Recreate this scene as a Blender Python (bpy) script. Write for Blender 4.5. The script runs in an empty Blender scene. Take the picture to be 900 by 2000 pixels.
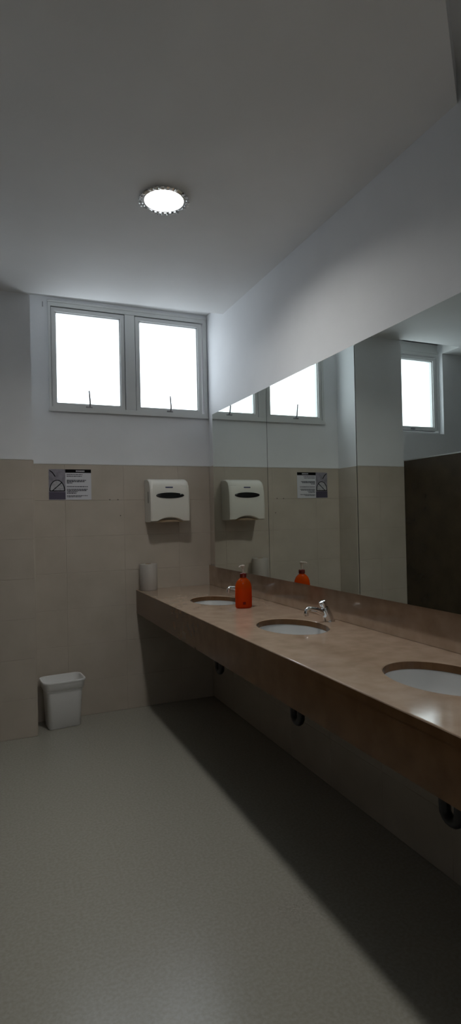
import bpy, bmesh, math, random
from mathutils import Vector, Matrix
random.seed(7)
PI = math.pi
scene = bpy.context.scene
COL = scene.collection

# ------------------------------------------------------------------ camera
HC = 1.323
YAW, PITCH, ROLL, FPX = 0.3979, 0.0108, -0.0217, 1116.98
fw = Vector((math.sin(YAW) * math.cos(PITCH), math.cos(YAW) * math.cos(PITCH), math.sin(PITCH)))
r0 = Vector((math.cos(YAW), -math.sin(YAW), 0)); u0 = r0.cross(fw)
rt = math.cos(ROLL) * r0 + math.sin(ROLL) * u0
up = -math.sin(ROLL) * r0 + math.cos(ROLL) * u0
cd = bpy.data.cameras.new('camera'); cam = bpy.data.objects.new('camera', cd); COL.objects.link(cam)
m = Matrix((rt, up, -fw)).transposed().to_4x4(); m.translation = Vector((0, 0, HC))
cam.matrix_world = m
cd.sensor_fit = 'VERTICAL'; cd.sensor_height = 36.0; cd.lens = FPX / 2000 * 36.0
cd.clip_start = 0.02; cd.clip_end = 100
scene.camera = cam

# ------------------------------------------------------------------ sky, portals, exposure
SKY = 4.1
LAMP = 190.0
w = bpy.data.worlds.new('overcast_sky'); scene.world = w; w.use_nodes = True
bg = w.node_tree.nodes['Background']
bg.inputs[0].default_value = (0.90, 0.955, 1.06, 1); bg.inputs[1].default_value = SKY
def portal(x0, x1, z0, z1, y):
    l = bpy.data.lights.new('window_portal', 'AREA'); l.shape = 'RECTANGLE'
    l.size = x1 - x0; l.size_y = z1 - z0; l.cycles.is_portal = True
    o = bpy.data.objects.new('window_portal', l); COL.objects.link(o)
    o.location = ((x0 + x1) / 2, y, (z0 + z1) / 2); o.rotation_euler = (-PI / 2, 0, 0)
portal(0.38, 1.515, 2.08, 2.82, 4.10)
portal(-0.83, -0.22, 2.03, 2.78, 4.10)
vs = scene.view_settings
vs.view_transform = 'Standard'; vs.look = 'None'; vs.gamma = 1.0; vs.use_curve_mapping = False
vs.exposure = 0.0
cy = scene.cycles
cy.use_denoising = True; cy.max_bounces = 14; cy.diffuse_bounces = 8; cy.glossy_bounces = 6
cy.transmission_bounces = 10; cy.transparent_max_bounces = 12
cy.caustics_reflective = True; cy.caustics_refractive = False
cy.sample_clamp_indirect = 12.0; cy.blur_glossy = 0.3

# ------------------------------------------------------------------ dimensions (metres, floor z = 0)
XR, YB, YP, XP = 1.522, 4.011, 3.759, 0.249       # basin wall, window wall, pilaster front, pilaster flank
XQ, YS = -0.214, 3.95                              # far flank of pilaster, wall inside the stall
ZC, ZN = 2.75, 2.845                               # ceiling, head of the window bays
ZT = 1.713                                         # top of the tiling
ZK, ZK0, XK, XS = 0.832, 0.666, 0.945, 1.500       # counter top, apron foot, counter front, splash face
XM, ZM0, ZM1 = 1.456, 0.982, 2.058                 # mirror face and its lower and upper edge
XL, YF = -1.65, -1.7

# ------------------------------------------------------------------ materials
def mat(name, col, rough=0.5, metal=0.0, spec=0.5, **kw):
    mm = bpy.data.materials.new(name); mm.use_nodes = True
    b = mm.node_tree.nodes['Principled BSDF']
    b.inputs['Base Color'].default_value = (*col, 1); b.inputs['Roughness'].default_value = rough
    b.inputs['Metallic'].default_value = metal; b.inputs['Specular IOR Level'].default_value = spec
    for k, v in kw.items(): b.inputs[k.replace('_', ' ')].default_value = v
    return mm
def mottle(mm, c1, c2, scale, detail=6, bump=0.0, bscale=None, stops=(0.35, 0.65), rough_var=None):
    nt = mm.node_tree; n = nt.nodes; L = nt.links; b = n['Principled BSDF']
    tc = n.new('ShaderNodeTexCoord'); nz = n.new('ShaderNodeTexNoise'); cr = n.new('ShaderNodeValToRGB')
    geo = n.new('ShaderNodeNewGeometry')
    nz.inputs['Scale'].default_value = scale; nz.inputs['Detail'].default_value = detail
    L.new(geo.outputs['Position'], nz.inputs['Vector'])
    cr.color_ramp.elements[0].position = stops[0]; cr.color_ramp.elements[1].position = stops[1]
    cr.color_ramp.elements[0].color = (*c1, 1); cr.color_ramp.elements[1].color = (*c2, 1)
    L.new(nz.outputs['Fac'], cr.inputs['Fac']); L.new(cr.outputs['Color'], b.inputs['Base Color'])
    if rough_var:
        mr = n.new('ShaderNodeMapRange'); mr.inputs['To Min'].default_value = rough_var[0]; mr.inputs['To Max'].default_value = rough_var[1]
        n3 = n.new('ShaderNodeTexNoise'); n3.inputs['Scale'].default_value = scale * 0.6; n3.inputs['Detail'].default_value = 4
        L.new(geo.outputs['Position'], n3.inputs['Vector'])
        L.new(n3.outputs['Fac'], mr.inputs['Value']); L.new(mr.outputs['Result'], b.inputs['Roughness'])
    if bump:
        n2 = n.new('ShaderNodeTexNoise'); n2.inputs['Scale'].default_value = bscale or scale * 4; n2.inputs['Detail'].default_value = 3
        bp = n.new('ShaderNodeBump'); bp.inputs['Strength'].default_value = bump; bp.inputs['Distance'].default_value = 0.004
        L.new(geo.outputs['Position'], n2.inputs['Vector'])
        L.new(n2.outputs['Fac'], bp.inputs['Height']); L.new(bp.outputs['Normal'], b.inputs['Normal'])
    return mm
M = {}
M['paint'] = mottle(mat('white_wall_paint', (.7, .7, .7), .6, spec=.25), (.72, .73, .745), (.76, .77, .785), 3, bump=.12, bscale=60)
M['ceil'] = mottle(mat('white_ceiling_paint', (.7, .7, .7), .7, spec=.2), (.70, .70, .695), (.745, .745, .74), 2, bump=.10, bscale=50)
M['tile'] = mottle(mat('beige_tile', (.5, .45, .38), .35, spec=.4), (.455, .402, .336), (.505, .447, .380), 5, bump=.03, bscale=40)
M['grout'] = mat('tile_grout', (.46, .41, .345), .8, spec=.2)
M['floor'] = mottle(mat('floor_vinyl', (.4, .39, .35), .3, spec=.5), (.295, .282, .240), (.345, .330, .285), 90, detail=3, bump=.03, bscale=120, rough_var=(.20, .29))
M['stone'] = mottle(mat('polished_stone', (.40, .28, .20), .12, spec=.5), (.33, .235, .165), (.42, .315, .235), 14, detail=9, stops=(.3, .7), rough_var=(.045, .12))
M['apron'] = mottle(mat('shaded_stone_face', (.2, .1, .05), .2, spec=.4), (.120, .058, .022), (.155, .078, .032), 14, detail=9)  # counter stone again, darkened and browned to paint in the shade on upright faces
M['reflector'] = mat('lamp_reflector', (.35, .35, .35), .6, spec=.2)
M['mirror'] = mat('mirror_silver', (.80, .85, .81), 0.0, 1.0)
M['backing'] = mat('mirror_backing', (.03, .03, .03), .6)
M['frame'] = mat('window_aluminium', (.62, .63, .62), .4, spec=.4)
M['gasket'] = mat('window_gasket', (.05, .055, .055), .6)
M['handle'] = mat('window_stay', (.30, .30, .31), .4, .5)
M['plastic'] = mat('cream_plastic', (.66, .64, .58), .22, spec=.5)
M['smoke'] = mat('smoked_window', (.012, .012, .012), .15)
M['dark'] = mat('dark_gap', (.01, .01, .01), .7)
M['chrome'] = mat('chrome', (.82, .82, .83), .08, 1.0)
M['ceramic'] = mat('white_ceramic', (.56, .57, .57), .12, spec=.55)
M['binp'] = mat('white_bin_plastic', (.80, .80, .79), .4, spec=.4)
M['laminate'] = mottle(mat('dark_brown_laminate', (.03, .02, .012), .25, spec=.5), (.028, .019, .010), (.040, .027, .015), 8)
M['alu'] = mat('brushed_aluminium', (.6, .6, .6), .35, 1.0)
M['pipe'] = mat('black_drain_plastic', (.012, .011, .012), .4)
M['paper'] = mat('pale_paper', (.43, .40, .365), .8, spec=.15)
M['core'] = mat('cardboard_core', (.35, .26, .17), .8)
M['caulk'] = mat('white_caulk', (.66, .66, .65), .6)
M['ink'] = mat('black_ink', (.004, .004, .005), .8, spec=.1)
M['inkgrey'] = mat('grey_ink', (.06, .06, .075), .8, spec=.1)
M['signwhite'] = mat('sign_white', (.62, .62, .66), .35)
M['signgrey'] = mottle(mat('sign_photo_grey', (.2, .2, .24), .35), (.19, .18, .21), (.30, .28, .33), 30)
M['signdark'] = mat('sign_photo_dark', (.075, .065, .10), .35)
M['signpale'] = mottle(mat('sign_photo_pale', (.4, .4, .42), .35), (.34, .33, .36), (.48, .47, .50), 60)
M['blueprint'] = mat('blue_badge', (.03, .035, .10), .4)
M['pumpwhite'] = mat('pump_white', (.50, .43, .38), .2)
M['collar'] = mat('amber_collar', (.16, .008, .004), .2, Transmission_Weight=.3)
def emis(name, col, s):
    mm = bpy.data.materials.new(name); mm.use_nodes = True; nt = mm.node_tree
    nt.nodes.remove(nt.nodes['Principled BSDF']); e = nt.nodes.new('ShaderNodeEmission')
    e.inputs[0].default_value = (*col, 1); e.inputs[1].default_value = s
    nt.links.new(e.outputs[0], nt.nodes['Material Output'].inputs[0]); return mm
M['lamp'] = emis('lamp_diffuser', (1.0, 0.985, 0.95), LAMP)
def thin(name, tint, gl=.06, rough=0.02):
    mm = bpy.data.materials.new(name); mm.use_nodes = True; nt = mm.node_tree
    nt.nodes.remove(nt.nodes['Principled BSDF'])
    t = nt.nodes.new('ShaderNodeBsdfTransparent'); g = nt.nodes.new('ShaderNodeBsdfGlossy'); mx = nt.nodes.new('ShaderNodeMixShader')
    t.inputs[0].default_value = (*tint, 1); g.inputs['Roughness'].default_value = rough; mx.inputs[0].default_value = gl
    nt.links.new(t.outputs[0], mx.inputs[1]); nt.links.new(g.outputs[0], mx.inputs[2])
    nt.links.new(mx.outputs[0], nt.nodes['Material Output'].inputs[0]); return mm
M['glass'] = thin('window_glass', (.95, .97, .96))
def tinted(name, col, tr, gl=.08):
    """coloured soap / plastic: part diffuse-translucent, part see-through, with a gloss coat"""
    mm = bpy.data.materials.new(name); mm.use_nodes = True; nt = mm.node_tree; n = nt.nodes; L = nt.links
    b = n['Principled BSDF']; b.inputs['Base Color'].default_value = (*col, 1); b.inputs['Roughness'].default_value = .12
    t = n.new('ShaderNodeBsdfTransparent'); t.inputs[0].default_value = (*[min(1, c * 1.3 + .02) for c in col], 1)
    tl = n.new('ShaderNodeBsdfTranslucent'); tl.inputs[0].default_value = (*col, 1)
    a1 = n.new('ShaderNodeMixShader'); a1.inputs[0].default_value = .5
    L.new(b.outputs[0], a1.inputs[1]); L.new(tl.outputs[0], a1.inputs[2])
    a2 = n.new('ShaderNodeMixShader'); a2.inputs[0].default_value = tr
    L.new(a1.outputs[0], a2.inputs[1]); L.new(t.outputs[0], a2.inputs[2])
    L.new(a2.outputs[0], n['Material Output'].inputs[0]); return mm
M['bottle'] = tinted('orange_bottle_plastic', (.74, .155, .006), .55)
M['soap'] = tinted('red_liquid_soap', (.78, .030, .002), .20)

# ------------------------------------------------------------------ mesh helpers
class MB:
    def __init__(s): s.bm = bmesh.new()
    def box(s, x0, x1, y0, y1, z0, z1, bev=0.0):
        t = bmesh.new(); bmesh.ops.create_cube(t, size=1.0)
        for v in t.verts:
            v.co = Vector((x0 + (v.co.x + .5) * (x1 - x0), y0 + (v.co.y + .5) * (y1 - y0), z0 + (v.co.z + .5) * (z1 - z0)))
        if bev: bmesh.ops.bevel(t, geom=list(t.edges), offset=bev, segments=2, affect='EDGES', profile=.5)
        s.add(t); return s
    def add(s, t, mtx=None):
        me = bpy.data.meshes.new('tmp')
        if mtx: t.transform(mtx)
        t.to_mesh(me); t.free(); s.bm.from_mesh(me); bpy.data.meshes.remove(me)
    def rings(s, rings, cap0=True, cap1=True, closed=True):
        vs_ = [[s.bm.verts.new(p) for p in r] for r in rings]
        for a, b in zip(vs_, vs_[1:]):
            k = len(a)
            for i in range(k if closed else k - 1):
                j = (i + 1) % k
                s.bm.faces.new((a[i], a[j], b[j], b[i]))
        if cap0: s.bm.faces.new(list(reversed(vs_[0])))
        if cap1: s.bm.faces.new(vs_[-1])
        return s
    def lathe(s, prof, c=(0, 0, 0), n=32, sx=1, sy=1, cap0=True, cap1=True, axis=None):
        """prof: list of (radius, height); optional axis vector (default +z)"""
        q = Vector((0, 0, 1)).rotation_difference(Vector(axis).normalized()).to_matrix() if axis else Matrix.Identity(3)
        rr = []
        for r, h in prof:
            rr.append([Vector(c) + q @ Vector((max(r, 1e-4) * sx * math.cos(2 * PI * i / n), max(r, 1e-4) * sy * math.sin(2 * PI * i / n), h)) for i in range(n)])
        return s.rings(rr, cap0, cap1)
    def tube(s, pts, r, n=12):
        pts = [Vector(p) for p in pts]; rad = r if isinstance(r, (list, tuple)) else [r] * len(pts)
        rr = []; side = None
        for i, p in enumerate(pts):
            d = (pts[min(i + 1, len(pts) - 1)] - pts[max(i - 1, 0)]).normalized()
            if side is None: side = d.orthogonal().normalized()
            side = (side - d * side.dot(d)).normalized(); o = d.cross(side)
            rr.append([p + rad[i] * (math.cos(2 * PI * k / n) * side + math.sin(2 * PI * k / n) * o) for k in range(n)])
        return s.rings(rr)
    def prism(s, pts2, z0, z1):
        return s.rings([[(x, y, z0) for x, y in pts2], [(x, y, z1) for x, y in pts2]])
    def obj(s, name, material, parent=None, smooth=False, loc=None, rz=0.0, angle=40):
        bm = s.bm; bmesh.ops.remove_doubles(bm, verts=bm.verts, dist=1e-6)
        bmesh.ops.recalc_face_normals(bm, faces=bm.faces)
        me = bpy.data.meshes.new(name); bm.to_mesh(me); bm.free()
        me.materials.append(M[material])
        if smooth: me.shade_smooth(); me.set_sharp_from_angle(angle=math.radians(angle))
        o = bpy.data.objects.new(name, me); COL.objects.link(o)
        if loc: o.location = loc
        o.rotation_euler.z = rz
        if parent: o.parent = parent
        return o
def box(name, material, x0, x1, y0, y1, z0, z1, parent=None, bev=0.0):
    return MB().box(x0, x1, y0, y1, z0, z1, bev).obj(name, material, parent)
def tag(o, label, cat=None, group=None, kind=None):
    o['label'] = label
    if cat: o['category'] = cat
    if group: o['group'] = group
    if kind: o['kind'] = kind
    return o
def thing(name, loc, label, cat, group=None, rz=0.0):
    o = bpy.data.objects.new(name, None); COL.objects.link(o); o.location = loc; o.rotation_euler.z = rz
    o.empty_display_size = .05
    return tag(o, label, cat, group)
def structure(o, label):
    o['kind'] = 'structure'; o['label'] = label; o['category'] = o.name.split('_')[0]; return o

# ------------------------------------------------------------------ the room shell
floor = structure(MB().box(XL - .15, XR + .15, YF - .15, YB + .2, -.12, 0).obj('floor', 'floor'),
                  'smooth grey-beige speckled floor with a dull sheen')
# ceiling slab: stops short of the window bays, cut off on the slant near the basin wall
cpts = [(XL, YF), (1.10, YF), (1.10, 1.129), (XR, 1.505), (XR, 3.682), (XP, 3.735), (XP, YP), (XQ, YP), (XQ, 3.74), (-.83, 3.74), (-.83, YS), (XL, YS)]
LR = .090
LAMPS = [(.736, 2.437), (.736, .0)]
ZU = 2.87
cb = MB(); cbm = cb.bm
ov = [cbm.verts.new((x, y, ZC)) for x, y in cpts]
ivs = [[cbm.verts.new((lx + LR * math.cos(2 * PI * k / 48), ly + LR * math.sin(2 * PI * k / 48), ZC)) for k in range(48)] for lx, ly in LAMPS]
ed = [cbm.edges.new((l[i], l[(i + 1) % len(l)])) for l in [ov] + ivs for i in range(len(l))]
bmesh.ops.triangle_fill(cbm, use_beauty=True, use_dissolve=False, edges=ed)
cb.rings([[(x, y, ZC) for x, y in cpts], [(x, y, ZU) for x, y in cpts]], False, True)
for lx, ly in LAMPS: cb.rings([[(lx + LR * math.cos(2 * PI * k / 48), ly + LR * math.sin(2 * PI * k / 48), zz) for k in range(48)] for zz in (ZC, ZC + .10)], False, True)
ceil = structure(cb.obj('ceiling', 'ceil'), 'flat white painted ceiling with a round downlight')
MB().box(XL, XR, YF, 3.74, ZU, 3.2).obj('upper_slab', 'ceil', ceil)
MB().box(XP, XR, 3.735, YB, ZN, 3.2).obj('bay_head', 'ceil', ceil)
MB().box(XL, XP, 3.74, YB, ZN, 3.2).obj('bay_head', 'ceil', ceil)

wb = MB()
WX0, WX1, WZ0, WZ1 = .380, 1.514, 2.082, 2.818
wb.box(XP - .3, XR + .15, YB, YB + .16, 0, WZ0); wb.box(XP - .3, XR + .15, YB, YB + .16, WZ1, 3.2)
wb.box(XP - .3, WX0, YB, YB + .16, WZ0, WZ1); wb.box(WX1, XR + .15, YB, YB + .16, WZ0, WZ1)
wall_back = structure(wb.obj('wall_back', 'paint'), 'white painted wall with beige tiled lower part below the double window')
wr = MB(); wr.box(XR, XR + .15, YF, YB, 0, 3.2)
wall_right = structure(wr.obj('wall_right', 'paint'), 'long white wall carrying the mirror and the basin counter')
pil = structure(MB().box(XQ, XP, YP, YB + .16, 0, 3.2).obj('wall_pilaster', 'paint'), 'projecting pilaster beside the bin, white above beige tiles')
ws = MB(); VX0, VX1, VZ0, VZ1 = -.83, XQ, 2.03, ZN
ws.box(XL - .15, XQ, YS, YB + .16, 0, VZ0); ws.box(XL - .15, VX0, YS, YB + .16, VZ0, 3.2); ws.box(VX0, VX1, YS, YB + .16, VZ1, 3.2)
wall_stall = structure(ws.obj('wall_stall', 'paint'), 'wall with small window inside the stall, seen only in the mirror')
structure(MB().box(XL - .15, XL, YF - .15, YS, 0, 3.2).obj('wall_left', 'paint'), 'white side wall behind the toilet stalls')
structure(MB().box(XL, XR + .15, YF - .15, YF, 0, 3.2).obj('wall_front', 'paint'), 'white wall behind the photographer')

# wall tiles: every tile its own piece, thin recessed joints between
TH, GAP, TT = .2465, .0016, .006
rows = []
z = ZT
while z > 0.001:
    rows.append((max(0, z - TH), z)); z -= TH
_tm = {}
def tile(parent, axis, a0, a1, z0, z1, plane):
    """axis 'y-': faces -y at y=plane, runs along x; 'x-': faces -x at x=plane, runs along y; 'x+'"""
    a, h = round(a1 - a0 - GAP, 4), round(z1 - z0 - GAP, 4)
    key = (axis, a, h)
    if key not in _tm:
        b = MB(); g = TT; c = .0012
        if axis == 'y-': b.box(0, a, -g, .001, 0, h)
        elif axis == 'x-': b.box(-g, .001, 0, a, 0, h)
        else: b.box(-.001, g, 0, a, 0, h)
        bm = b.bm
        bmesh.ops.bevel(bm, geom=list(bm.edges), offset=c, segments=1, affect='EDGES')
        o = b.obj('tile', 'tile'); _tm[key] = o.data; bpy.data.objects.remove(o)
    o = bpy.data.objects.new('tile', _tm[key]); COL.objects.link(o); o.parent = parent
    s = a0 + GAP / 2
    o.location = (s, plane, z0 + GAP / 2) if axis == 'y-' else (plane, s, z0 + GAP / 2)
def tiling(parent, axis, cuts, plane, rws=None):
    for z0, z1 in (rws or rows):
        if z1 - z0 < .02: continue
        for a0, a1 in zip(cuts, cuts[1:]): tile(parent, axis, a0, a1, z0, z1, plane)
tiling(wall_back, 'y-', [XP + TT, .47, .87, 1.27, XR - TT], YB)
tiling(pil, 'y-', [XQ, .035, XP], YP)
tiling(pil, 'x+', [YP, YB - TT], XP)
ycuts = [YB]
while ycuts[-1] > YF + .45: ycuts.append(ycuts[-1] - .4)
ycuts = [YF] + sorted(ycuts)
tiling(wall_right, 'x-', ycuts, XR, [(0, .234), (.234, .48), (.48, .727)])
tile(wall_right, 'x-', 3.77, YB, .982, ZM0 + .243, XR); tile(wall_right, 'x-', 3.77, YB, 1.225, 1.4695, XR); tile(wall_right, 'x-', 3.77, YB, 1.4695, ZT, XR)
# grout bed behind the tiles and white bead on the top course
box('grout_bed', 'grout', XP, XR, YB - .0042, YB + .001, 0, ZT - .002, wall_back)
box('grout_bed', 'grout', XQ, XP, YP - .0042, YP + .001, 0, ZT - .002, pil)
box('grout_bed', 'grout', XP - .001, XP + .0042, YP, YB, 0, ZT - .002, pil)
box('grout_bed', 'grout', XR - .0042, XR + .001, YF, YB, 0, .73, wall_right)
structure(box('trim_1', 'caulk', XP, XR, YB - .0075, YB, ZT, ZT + .006), 'thin white bead along the tile top under the window')
structure(box('trim_2', 'caulk', XQ, XP, YP - .0075, YP, ZT, ZT + .006), 'thin white bead along the tile top on the pilaster')
for x, z in ((.845, 1.358), (.772, 1.470), (.829, 1.470)):
    MB().lathe([(.0035, 0), (.0035, .0015)], (x, YB - TT, z), n=10, axis=(0, -1, 0)).obj('screw_hole', 'dark', wall_back)

# ------------------------------------------------------------------ windows
def window(name, label, x0, x1, z0, z1, y, casements, mull, stay=True):
    win = bpy.data.objects.new(name, None); COL.objects.link(win); win.location = (0, 0, 0)
    structure(win, label)
    fd0, fd1 = y - .012, y + .06
    b = .022
    f = MB()
    f.box(x0, x1, fd0, fd1, z0, z0 + b); f.box(x0, x1, fd0, fd1, z1 - b - .012, z1)
    f.box(x0, x0 + .016, fd0, fd1, z0 + b, z1 - b - .012); f.box(x1 - .026, x1, fd0, fd1, z0 + b, z1 - b - .012)
    # stepped outer lip all round
    f.box(x0 - .006, x1 + .003, y - .018, y - .010, z0 - .012, z0 + .006); f.box(x0 - .004, x1 + .003, y - .016, y - .010, z1 - .008, z1 + .004)
    f.obj('frame', 'frame', win)
    for a, c in mull: box('mullion', 'frame', a, c, fd0 + .002, fd1, z0 + b, z1 - b - .012, win, .003)
    for (a, c, d, e) in casements:          # casement outer x0,x1,z0,z1
        k = .027
        g = MB(); g.box(a - .004, c + .004, y + .02, y + .055, d - .004, d + .01); g.box(a - .004, c + .004, y + .02, y + .055, e - .01, e + .004)
        g.box(a - .004, a + .006, y + .02, y + .055, d, e); g.box(c - .006, c + .004, y + .02, y + .055, d, e)
        g.obj('gasket', 'gasket', win)
        s = MB(); y0_, y1_ = y - .004, y + .036
        s.box(a, c, y0_, y1_, d, d + k); s.box(a, c, y0_, y1_, e - k, e); s.box(a, a + k, y0_, y1_, d + k, e - k); s.box(c - k, c, y0_, y1_, d + k, e - k)
        # inner glazing bead
        q = .007
        s.box(a + k, c - k, y + .008, y1_, d + k, d + k + q); s.box(a + k, c - k, y + .008, y1_, e - k - q, e - k)
        s.box(a + k, a + k + q, y + .008, y1_, d + k, e - k); s.box(c - k - q, c - k, y + .008, y1_, d + k, e - k)
        cs = s.obj('casement', 'frame', win)
        box('pane', 'glass', a + k, c - k, y + .02, y + .024, d + k, e - k, cs)
        mx = (a + c) / 2 - .004
        h = MB(); h.box(mx - .022, mx + .022, y - .014, y - .003, d + .004, d + .016, .002)
        if stay: h.tube([(mx + .004, y - .012, d + .012), (mx + .003, y - .03, d + .03), (mx - .003, y - .034, d + .118)], [.006, .0062, .0048], 8)
        h.obj('handle', 'handle', cs, True)
    return win
window('window_1', 'double casement window with two bright panes above the sign and towel dispenser', WX0, WX1, WZ0, WZ1, YB,
       [(.399, .896, 2.100, 2.778), (.976, 1.474, 2.100, 2.778)], [(.900, .972)])
w2 = window('window_2', 'single bright window in the stall, seen only in the mirror', VX0, VX1, VZ0, 2.765, YB,
       [(-.800, -.250, 2.066, 2.720)], [], False)
MB().box(VX0, VX1, YB, YB + .1, 2.765, VZ1 + .01).obj('head_panel', 'frame', w2)
# small cable clip beside the head of the double window
tag(box('wall_clip', 'handle', .345, .350, YB - .008, YB, 2.775, 2.806), 'tiny dark clip on the wall at top corner of double window', 'clip')

# ------------------------------------------------------------------ mirror panels (stand proud of the wall on a black board)
mlab = ['end mirror panel nearest the window wall, reflecting the towel dispenser', 'second mirror panel, reflecting the orange bottle and window pane',
        'third mirror panel, reflecting the brown stall partition', 'fourth mirror panel, beyond the picture edge']
y1 = 3.762
for i in range(4):
    y0 = y1 - .855
    t = thing('wall_mirror', (XM, (y0 + y1) / 2, ZM0), mlab[i], 'mirror', 'mirror panels over the counter')
    dy = (y1 - y0) / 2
    MB().box(0, .004, -dy + .0024, dy - .0024, 0, ZM1 - ZM0).obj('mirror_glass', 'mirror', t)
    MB().box(.004, XR - XM, -dy, dy, .004, ZM1 - ZM0 - .002).obj('backing_board', 'backing', t)
    y1 = y0

# ------------------------------------------------------------------ counter with three oval cut-outs
SINKS = [3.212, 2.276, 1.352]
SCX, SA, SB = 1.245, .148, .204
YE = .35
SLAB = .028
def counter_top():
    b = MB(); bm = b.bm; x0, x1 = XK + .004, XR - .0006
    edges = [YB - TT - .0006]
    for s in SINKS: edges += [s + .30, s - .30]
    edges.append(YE)
    for i in range(0, len(edges), 2):
        ya, yb_ = edges[i], edges[i + 1]
        for zz in (ZK, ZK - SLAB):
            bm.faces.new([bm.verts.new(p) for p in ((x0, yb_, zz), (x1, yb_, zz), (x1, ya, zz), (x0, ya, zz))])
    for s in SINKS:
        angs = sorted([2 * PI * k / 64 for k in range(64)] + [math.atan2(sy * .30, x - SCX) % (2 * PI) for x in (x0, x1) for sy in (-1, 1)])
        E, Rr = [], []
        for a in angs:
            ca, sa = math.cos(a), math.sin(a)
            t = 1 / math.sqrt((ca / SA) ** 2 + (sa / SB) ** 2); E.append((SCX + t * ca, s + t * sa))
            c = []
            if ca > 1e-9: c.append((x1 - SCX) / ca)
            if ca < -1e-9: c.append((x0 - SCX) / ca)
            if sa > 1e-9: c.append(.30 / sa)
            if sa < -1e-9: c.append(-.30 / sa)
            t = min(c); Rr.append((SCX + t * ca, s + t * sa))
        def ring(P, zz): return [bm.verts.new((x, y, zz)) for x, y in P]
        er, et, eb, rt_, rb = ring([(SCX + (x - SCX) * 1.018, s + (y - s) * 1.013) for x, y in E], ZK), ring(E, ZK - .003), ring(E, ZK - SLAB), ring(Rr, ZK), ring(Rr, ZK - SLAB)
        n = len(angs)
        for i in range(n):
            j = (i + 1) % n
            for p, q in ((rt_, er), (er, et), (et, eb), (eb, rb)): bm.faces.new((p[i], p[j], q[j], q[i]))
    # front arris, apron face side of the slab
    prof = [(XK + .004, ZK), (XK + .001, ZK - .0012), (XK, ZK - .004), (XK, ZK - SLAB), (XK + .004, ZK - SLAB)]
    v = [[bm.verts.new((x, y, zz)) for x, zz in prof] for y in (YB - TT - .0006, YE)]
    for y in (YB - TT - .0006, YE): bm.faces.new([bm.verts.new(p) for p in [(x, y, zz) for x, zz in prof] + [(x1, y, ZK - SLAB), (x1, y, ZK)]])
    bm.faces.new([bm.verts.new(p) for p in ((x1, YE, ZK), (x1, YB - TT - .0006, ZK), (x1, YB - TT - .0006, ZK - SLAB), (x1, YE, ZK - SLAB))])
    for i in range(len(prof) - 1): bm.faces.new((v[0][i], v[0][i + 1], v[1][i + 1], v[1][i]))
    return b
ct = thing('vanity_counter', (0, 0, 0), 'long brown polished stone counter with three oval basins below the mirror', 'counter')
cs_ = counter_top().obj('counter_slab', 'stone', ct)
cs_.data.materials.append(M['apron'])           # upright slab faces: duller stone with shade painted into its colour
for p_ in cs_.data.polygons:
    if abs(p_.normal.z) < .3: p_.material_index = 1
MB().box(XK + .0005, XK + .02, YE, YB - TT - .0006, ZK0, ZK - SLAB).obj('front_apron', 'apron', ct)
tag(MB().box(XS, XR - .0006, YE, YB - TT - .0006, ZK + .0003, ZM0 - .004, .002).obj('stone_backsplash', 'stone'), 'low brown stone upstand along the wall between counter and mirror', 'backsplash')
MB().box(XK + .02, XR - TT - .0006, YE, YE + .02, 0, ZK - SLAB).obj('end_panel', 'stone', ct)
MB().box(1.24, XR - .0006, YB - .05, YB - .01, ZK - .09, ZK - SLAB).obj('bracket', 'alu', ct)


slab_ = ['small far oval basin behind the orange soap bottle', 'middle white oval basin below the chrome tap', 'nearest white oval basin cut by the picture edge']
for i, s in enumerate(SINKS):
    t = thing('oval_basin', (SCX, s, ZK - SLAB), slab_[i], 'basin', 'white basins set under the counter')
    prof = [(1.10, -.001), (1.10, -.008), (1.03, -.012), (1.0, -.05), (.90, -.10), (.70, -.135), (.40, -.152), (.12, -.158), (.10, -.150),
            (.13, -.146), (.38, -.141), (.66, -.124), (.85, -.092), (.955, -.045), (1.0, -.012), (1.01, -.001)]
    b = MB(); n = 48
    rr = [[(SA * r * math.cos(2 * PI * k / n), SB * r * math.sin(2 * PI * k / n), h) for k in range(n)] for r, h in prof]
    rr.append(rr[0]); b.rings(rr, False, False).obj('bowl', 'ceramic', t, True, angle=50)
    MB().lathe([(.024, -.151), (.024, -.1435), (.019, -.142), (.010, -.1445), (.0, -.1445)], n=24).obj('drain', 'chrome', t, True)
    MB().lathe([(.009, 0), (.009, .004), (.006, .004), (.006, .001)], (SA * .93, 0, -.055), n=16, axis=(-1, 0, .25)).obj('overflow_ring', 'chrome', t, True)
plab = ['black drain trap under the far basin', 'black drain trap under the middle basin', 'black drain trap under the nearest basin']
for i, s in enumerate(SINKS):
    t = thing('drain_trap', (SCX, s, .412), plab[i], 'drain trap', 'traps hanging under the basins')
    zt_ = ZK - SLAB - .1605 - .412
    MB().lathe([(.028, zt_ - .02), (.028, zt_), (.018, zt_ + .001)], n=20).obj('collar_nut', 'pipe', t, True)
    dy = -.062
    pts = [(0, 0, zt_ - .005), (0, 0, .045)]
    for k in range(1, 8):
        a = PI * k / 8; pts.append((0, dy / 2 + (-dy / 2) * math.cos(a), .030 - .030 * math.sin(a)))
    pts += [(0, dy, .045), (0, dy, .11), (.02, dy, .14), (.05, dy, .15), (XR - SCX - .004, dy, .152)]
    MB().tube(pts, .0175, 14).obj('trap_bend', 'pipe', t, True)
    MB().lathe([(.045, 0), (.045, .006), (.022, .012)], (XR - TT - SCX, dy, .152), n=20, axis=(-1, 0, 0)).obj('wall_flange', 'pipe', t, True)

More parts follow.
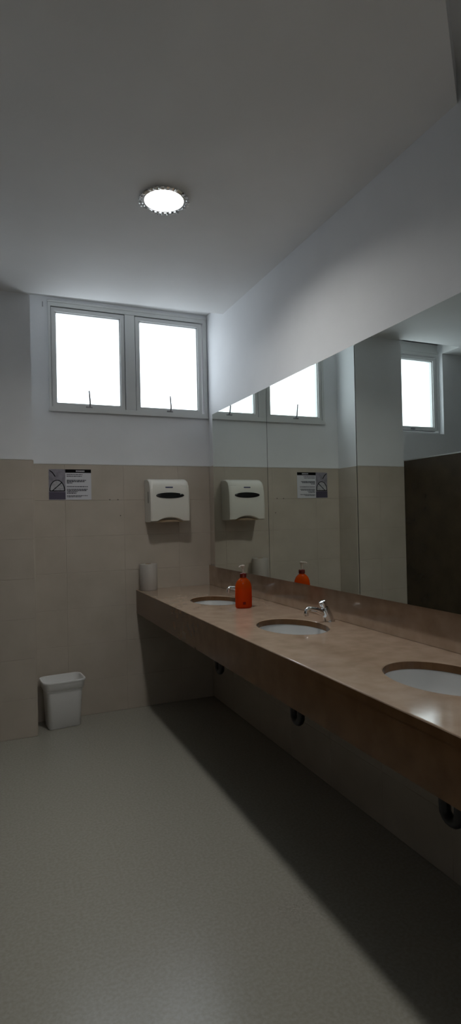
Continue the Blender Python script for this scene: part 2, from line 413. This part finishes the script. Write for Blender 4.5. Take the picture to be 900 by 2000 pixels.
# ------------------------------------------------------------------ push taps
flab = ['chrome push tap half hidden behind the orange bottle', 'chrome push tap above the middle basin']
def tap(s, lab):
    t = thing('push_tap', (1.454, s + .020, ZK), lab, 'tap', 'chrome taps along the counter')
    MB().lathe([(.026, 0), (.026, .006), (.022, .011)], n=28).obj('base_ring', 'chrome', t, True)
    ax = Vector((-.40, 0, 1)).normalized()
    MB().lathe([(.0245, .004), (.0235, .03), (.0210, .06), (.0185, .070), (.016, .072)], n=28, axis=ax).obj('body', 'chrome', t, True)
    MB().lathe([(.0125, .072), (.0125, .082), (.0175, .084), (.0185, .097), (.016, .103), (.006, .105)], n=28, axis=ax).obj('push_button', 'chrome', t, True)
    pts = [(-.014, 0, .030), (-.040, 0, .046), (-.066, 0, .058), (-.094, 0, .0645), (-.113, 0, .066), (-.122, 0, .059), (-.124, 0, .047)]
    sp = MB().tube(pts, [.0150, .0140, .0120, .0105, .0098, .0095, .0098], 16).obj('spout', 'chrome', t, True)
    MB().lathe([(.0115, 0), (.0115, .012), (.0085, .0125)], (-.123, 0, .047), n=20, axis=(0, 0, -1)).obj('aerator', 'chrome', sp, True)
for s, l in list(zip(SINKS, flab))[:2]: tap(s, l)

# ------------------------------------------------------------------ orange soap bottle
t = thing('soap_bottle', (1.272, 2.868, ZK), 'orange pump bottle of liquid soap on the counter', 'bottle')
bp = [(.040, 0), (.0455, .004), (.047, .012), (.0475, .06), (.047, .105), (.044, .128), (.036, .146), (.024, .158), (.0165, .163), (.0155, .170)]
bb = MB().lathe(bp, n=40, sy=.80, cap1=False).obj('bottle_body', 'bottle', t, True)
sp_ = [(.037, .003), (.0435, .007), (.0452, .014), (.0456, .06), (.0452, .096)]
MB().lathe(sp_, n=40, sy=.80).obj('liquid', 'soap', bb, True)
b = MB(); b.box(-.020, -.004, -.0376, -.0371, .022, .036, 0); tag_o = b.obj('print_mark', 'collar', bb)
b = MB(); b.lathe([(.0172, .166), (.0182, .168), (.0182, .186), (.0150, .189), (.0115, .190)], n=28).obj('collar', 'collar', t, True)
b = MB(); b.lathe([(.0060, .188), (.0055, .215)], n=16); b.obj('pump_stem', 'pumpwhite', t, True)
b = MB(); b.lathe([(.0050, .208), (.0065, .216), (.0110, .223), (.0125, .228), (.0115, .232), (.004, .234)], n=24)
ph = b.obj('pump_head', 'pumpwhite', t, True)
MB().tube([(-.006, -.003, .228), (-.018, -.008, .2285), (-.026, -.012, .226), (-.028, -.013, .221)], [.0048, .0044, .0040, .0036], 12).obj('nozzle', 'pumpwhite', ph, True)
MB().tube([(0, 0, .012), (0.001, 0, .10), (0, 0, .19)], .0028, 10).obj('dip_tube', 'pumpwhite', bb, True)

# ------------------------------------------------------------------ white roll at the counter end
t = thing('paper_roll', (1.020, 3.938, ZK), 'pale upright paper roll standing at the far counter corner', 'paper roll')
MB().lathe([(.022, .002), (.060, .001), (.062, .004), (.062, .178), (.060, .182), (.024, .182), (.022, .180), (.022, .002)], n=40, cap0=False, cap1=False).obj('paper', 'paper', t, True)
MB().lathe([(.022, .0), (.022, .184), (.0195, .184), (.0195, .0), (.022, .0)], n=28, cap0=False, cap1=False).obj('core', 'core', t, True)

# ------------------------------------------------------------------ towel dispenser
t = thing('towel_dispenser', (1.161, YB - TT, 1.305), 'cream plastic paper towel dispenser with dark oval window, on the tiled wall', 'dispenser')
HW = .141
def disp_prof(arch=0.0):
    # (y towards viewer negative, z)
    return [(-.006, .003), (-.150, .003 + arch), (-.166, .010 + arch), (-.170, .05 + arch * .2), (-.168, .13), (-.163, .20), (-.152, .255), (-.138, .282), (-.110, .299), (-.07, .306), (-.006, .306)]
b = MB(); n = 25; rr = []
for k in range(n):
    x = -HW + 2 * HW * k / (n - 1)
    u = abs(x) / HW
    arch = .026 * max(0, math.cos(min(1, abs(x) / .092) * PI / 2)) ** 0.8
    e = max(0, (u - .93) / .07) ** 2 * .006
    rr.append([(x, y + (e if y < -.01 else 0), zz - (e if zz > .2 else 0)) for y, zz in disp_prof(arch)])
cov = b.rings(rr).obj('cover', 'plastic', t, True, angle=35)
MB().box(-HW + .006, HW - .006, -.146, -.004, .001, .018).obj('outlet_tray', 'core', t)
b = MB(); b.lathe([(1, 0), (1, .0012), (.97, .0022), (.5, .0025)], n=48, sx=.1015, sy=.0205)
ow = b.obj('oval_window', 'smoke', t, True)
ow.rotation_euler = (PI / 2 - .033, 0, 0); ow.location = (.0, -.1655, .186)
b = MB(); b.box(-.027, .027, -.0018, 0, -.0045, .0045, .0008); lo = b.obj('badge', 'blueprint', t); lo.location = (-.004, -.1555, .243); lo.rotation_euler.x = -.18
b = MB(); b.box(-HW - .0012, -HW + .001, -.105, -.095, .135, .215, .0005); b.obj('side_slot', 'dark', t)
b = MB(); b.box(.082, .137, -.002, .0, -.002, .002, .0008); bl = b.obj('latch', 'plastic', t); bl.location = (0, -.150, .257)

# ------------------------------------------------------------------ notice sign
SX0, SX1, SZ0, SZ1 = .366, .646, 1.472, 1.679
t = thing('notice_sign', (SX0, YB - TT, SZ0), 'small notice sheet with a grey prohibition picture and text, on the tiles', 'sign')
W_, H_ = SX1 - SX0, SZ1 - SZ0
MB().box(0, W_, -.002, 0, 0, H_).obj('sheet', 'signwhite', t)
def flat(name, material, pts, d): return MB().rings([[(x, -.002 - d, z_) for x, z_ in pts], [(x, -.002, z_) for x, z_ in pts]]).obj(name, material, t)
px = .108
pp = flat('photo_panel', 'signgrey', [(0, .002), (px, .002), (px, H_), (0, H_)], .0003)
flat('photo_floor', 'signdark', [(0, .002), (px, .002), (px, .052), (0, .054)], .0005)
arc = [(.054 + .050 * math.cos(a), .062 + .072 * math.sin(a)) for a in [PI * k / 24 for k in range(25)]]
flat('photo_bowl', 'signpale', arc, .0005)
b = MB()
def strip(b, pts, wd, d):
    for (xa, za), (xb, zb) in zip(pts, pts[1:]):
        dx, dz = xb - xa, zb - za; l = math.hypot(dx, dz) or 1; nx, nz = -dz / l * wd / 2, dx / l * wd / 2
        q = [(xa + nx, za + nz), (xb + nx, zb + nz), (xb - nx, zb - nz), (xa - nx, za - nz)]
        b.bm.faces.new([b.bm.verts.new((x, -.002 - d, z_)) for x, z_ in q])
strip(b, [(.054 + .048 * math.cos(a), .062 + .070 * math.sin(a)) for a in [PI * k / 24 for k in range(25)]], .0055, .0009)
strip(b, [(.024, .062), (.086, .118)], .0055, .0010); strip(b, [(.004, .060), (.104, .060)], .006, .0010)
strip(b, [(.006, .198), (.022, .186), (.034, .170), (.042, .156)], .006, .0010)
b.obj('prohibition_mark', 'ink', t)
flat('header_bar', 'ink', [(px, H_ - .024), (W_, H_ - .024), (W_, H_), (px, H_)], .0004)
b = MB(); rnd = random.Random(3)
x = px + .070
for wd in (.012, .009, .011, .013, .008):
    strip(b, [(x, H_ - .012), (x + wd, H_ - .012)], .010, .0009); x += wd + .0012
b.obj('header_text', 'signpale', t)
b = MB()
for zc_, ln, th in ((.172, .105, .005), (.160, .100, .005), (.132, .128, .0065), (.1235, .118, .0065), (.1135, .036, .0065), (.089, .140, .006), (.071, .138, .0055), (.0625, .132, .0055), (.0545, .070, .005), (.0445, .062, .0065), (.0275, .138, .005), (.0195, .095, .005)):
    x = px + .009; end = x + ln
    while x < end - .004:
        wd = min(rnd.uniform(.006, .018), end - x); strip(b, [(x, zc_), (x + wd, zc_)], th * rnd.uniform(.8, 1.0), .0008); x += wd + .0022
b.obj('body_text', 'inkgrey', t)['kind'] = 'stuff'

# ------------------------------------------------------------------ waste bin
t = thing('waste_bin', (.418, 3.888, 0), 'small white plastic bin in the corner beside the pilaster', 'bin', rz=.09)
def rrect(wx, wy, r, z_, n=6, tilt=0):
    o = []
    for cx, cy, a0 in ((wx / 2 - r, wy / 2 - r, 0), (-wx / 2 + r, wy / 2 - r, PI / 2), (-wx / 2 + r, -wy / 2 + r, PI), (wx / 2 - r, -wy / 2 + r, 1.5 * PI)):
        for k in range(n + 1):
            a = a0 + PI / 2 * k / n; x, y = cx + r * math.cos(a), cy + r * math.sin(a); o.append((x, y, z_ + tilt * x))
    return o
b = MB()
b.rings([rrect(.190, .130, .020, 0), rrect(.202, .142, .022, .006), rrect(.228, .165, .03, .235), rrect(.232, .168, .03, .245), rrect(.250, .186, .036, .252),
         rrect(.262, .196, .042, .290), rrect(.268, .200, .044, .298), rrect(.264, .196, .044, .304), rrect(.252, .184, .040, .302), rrect(.246, .178, .036, .27),
         rrect(.222, .158, .028, .24), rrect(.196, .136, .022, .010)]).obj('bin_body', 'binp', t, True, angle=50)
b = MB(); b.rings([rrect(.2705, .2025, .046, .294), rrect(.274, .206, .048, .299), rrect(.270, .202, .046, .3055), rrect(.256, .188, .040, .3055), rrect(.254, .186, .040, .296), rrect(.2705, .2025, .046, .294)], False, False).obj('rim', 'binp', t, True, angle=60)
b = MB(); b.rings([rrect(.2335, .1695, .03, .236), rrect(.236, .172, .03, .238), rrect(.236, .172, .03, .244), rrect(.2335, .1695, .03, .246)], False, False).obj('shoulder_band', 'binp', t, True, angle=30)

# ------------------------------------------------------------------ ceiling downlight
def downlight(lx, ly, lab):
    t = thing('ceiling_downlight', (lx, ly, ZC), lab, 'lamp', 'ceiling downlights')
    MB().lathe([(.0885, .004), (.0885, -.001), (.106, -.001), (.108, -.006), (.100, -.011), (.087, -.010), (.085, .002), (.0885, .004)], n=48, cap0=False, cap1=False).obj('trim_ring', 'chrome', t, True)
    MB().lathe([(.0885, .004), (.0885, .064), (.086, .064), (.085, .004), (.0885, .004)], n=48, cap0=False, cap1=False).obj('reflector', 'reflector', t, True)
    MB().lathe([(.0845, .044), (.0845, .038), (.080, .0365), (.0, .036)], n=48).obj('diffuser', 'lamp', t, True)
    for k in range(28):
        a = 2 * PI * k / 28
        if k % 7 in (2,): continue
        o_ = MB().box(.098, .112, -.006, .006, -.014, -.003, .002).obj('rim_tooth', 'chrome', t); o_.rotation_euler.z = a
downlight(*LAMPS[0], 'round lit downlight with toothed rim in the ceiling before the window')
downlight(*LAMPS[1], 'added unseen downlight overhead, brightening the near end of the room')  # unseen lamp, added to lift the brightness near the camera

# ------------------------------------------------------------------ toilet stall fronts (seen in the mirror)
XW = -.209
def panel(y0, y1, lab, door=False):
    t = thing('stall_door' if door else 'stall_partition', (XW, (y0 + y1) / 2, 0), lab, 'door' if door else 'partition')
    h = (y1 - y0) / 2; zb = .14
    MB().box(-.016, 0, -h, h, zb, 1.758, .0015).obj('board', 'laminate', t)
    MB().box(-.018, .002, -h, h, 1.758, 1.766).obj('top_edge', 'alu', t)
    if door:
        MB().lathe([(.03, 0), (.03, .006), (.012, .008), (.012, .03), (.022, .034), (.022, .05), (.0, .052)], (0, -h + .07, 1.0), n=24, axis=(1, 0, 0)).obj('lock_knob', 'alu', t, True)
        MB().box(-.03, .004, h - .01, h + .0, .4, .5).obj('hinge', 'alu', t); MB().box(-.03, .004, h - .01, h + .0, 1.4, 1.5).obj('hinge', 'alu', t)
    else:
        for yy in (-h + .08, h - .08):
            MB().lathe([(.03, 0), (.03, .008), (.014, .014), (.014, zb)], (-.008, yy, 0), n=20).obj('foot', 'alu', t, True)
panel(2.93, YP - TT - .002, 'dark brown stall partition standing against the pilaster, seen in the mirror')
panel(2.25, 2.92, 'dark brown stall door next to the pilaster partition', True)
panel(1.55, 2.24, 'dark brown stall partition between the two doors')
panel(.87, 1.54, 'dark brown stall door nearest the camera', True)
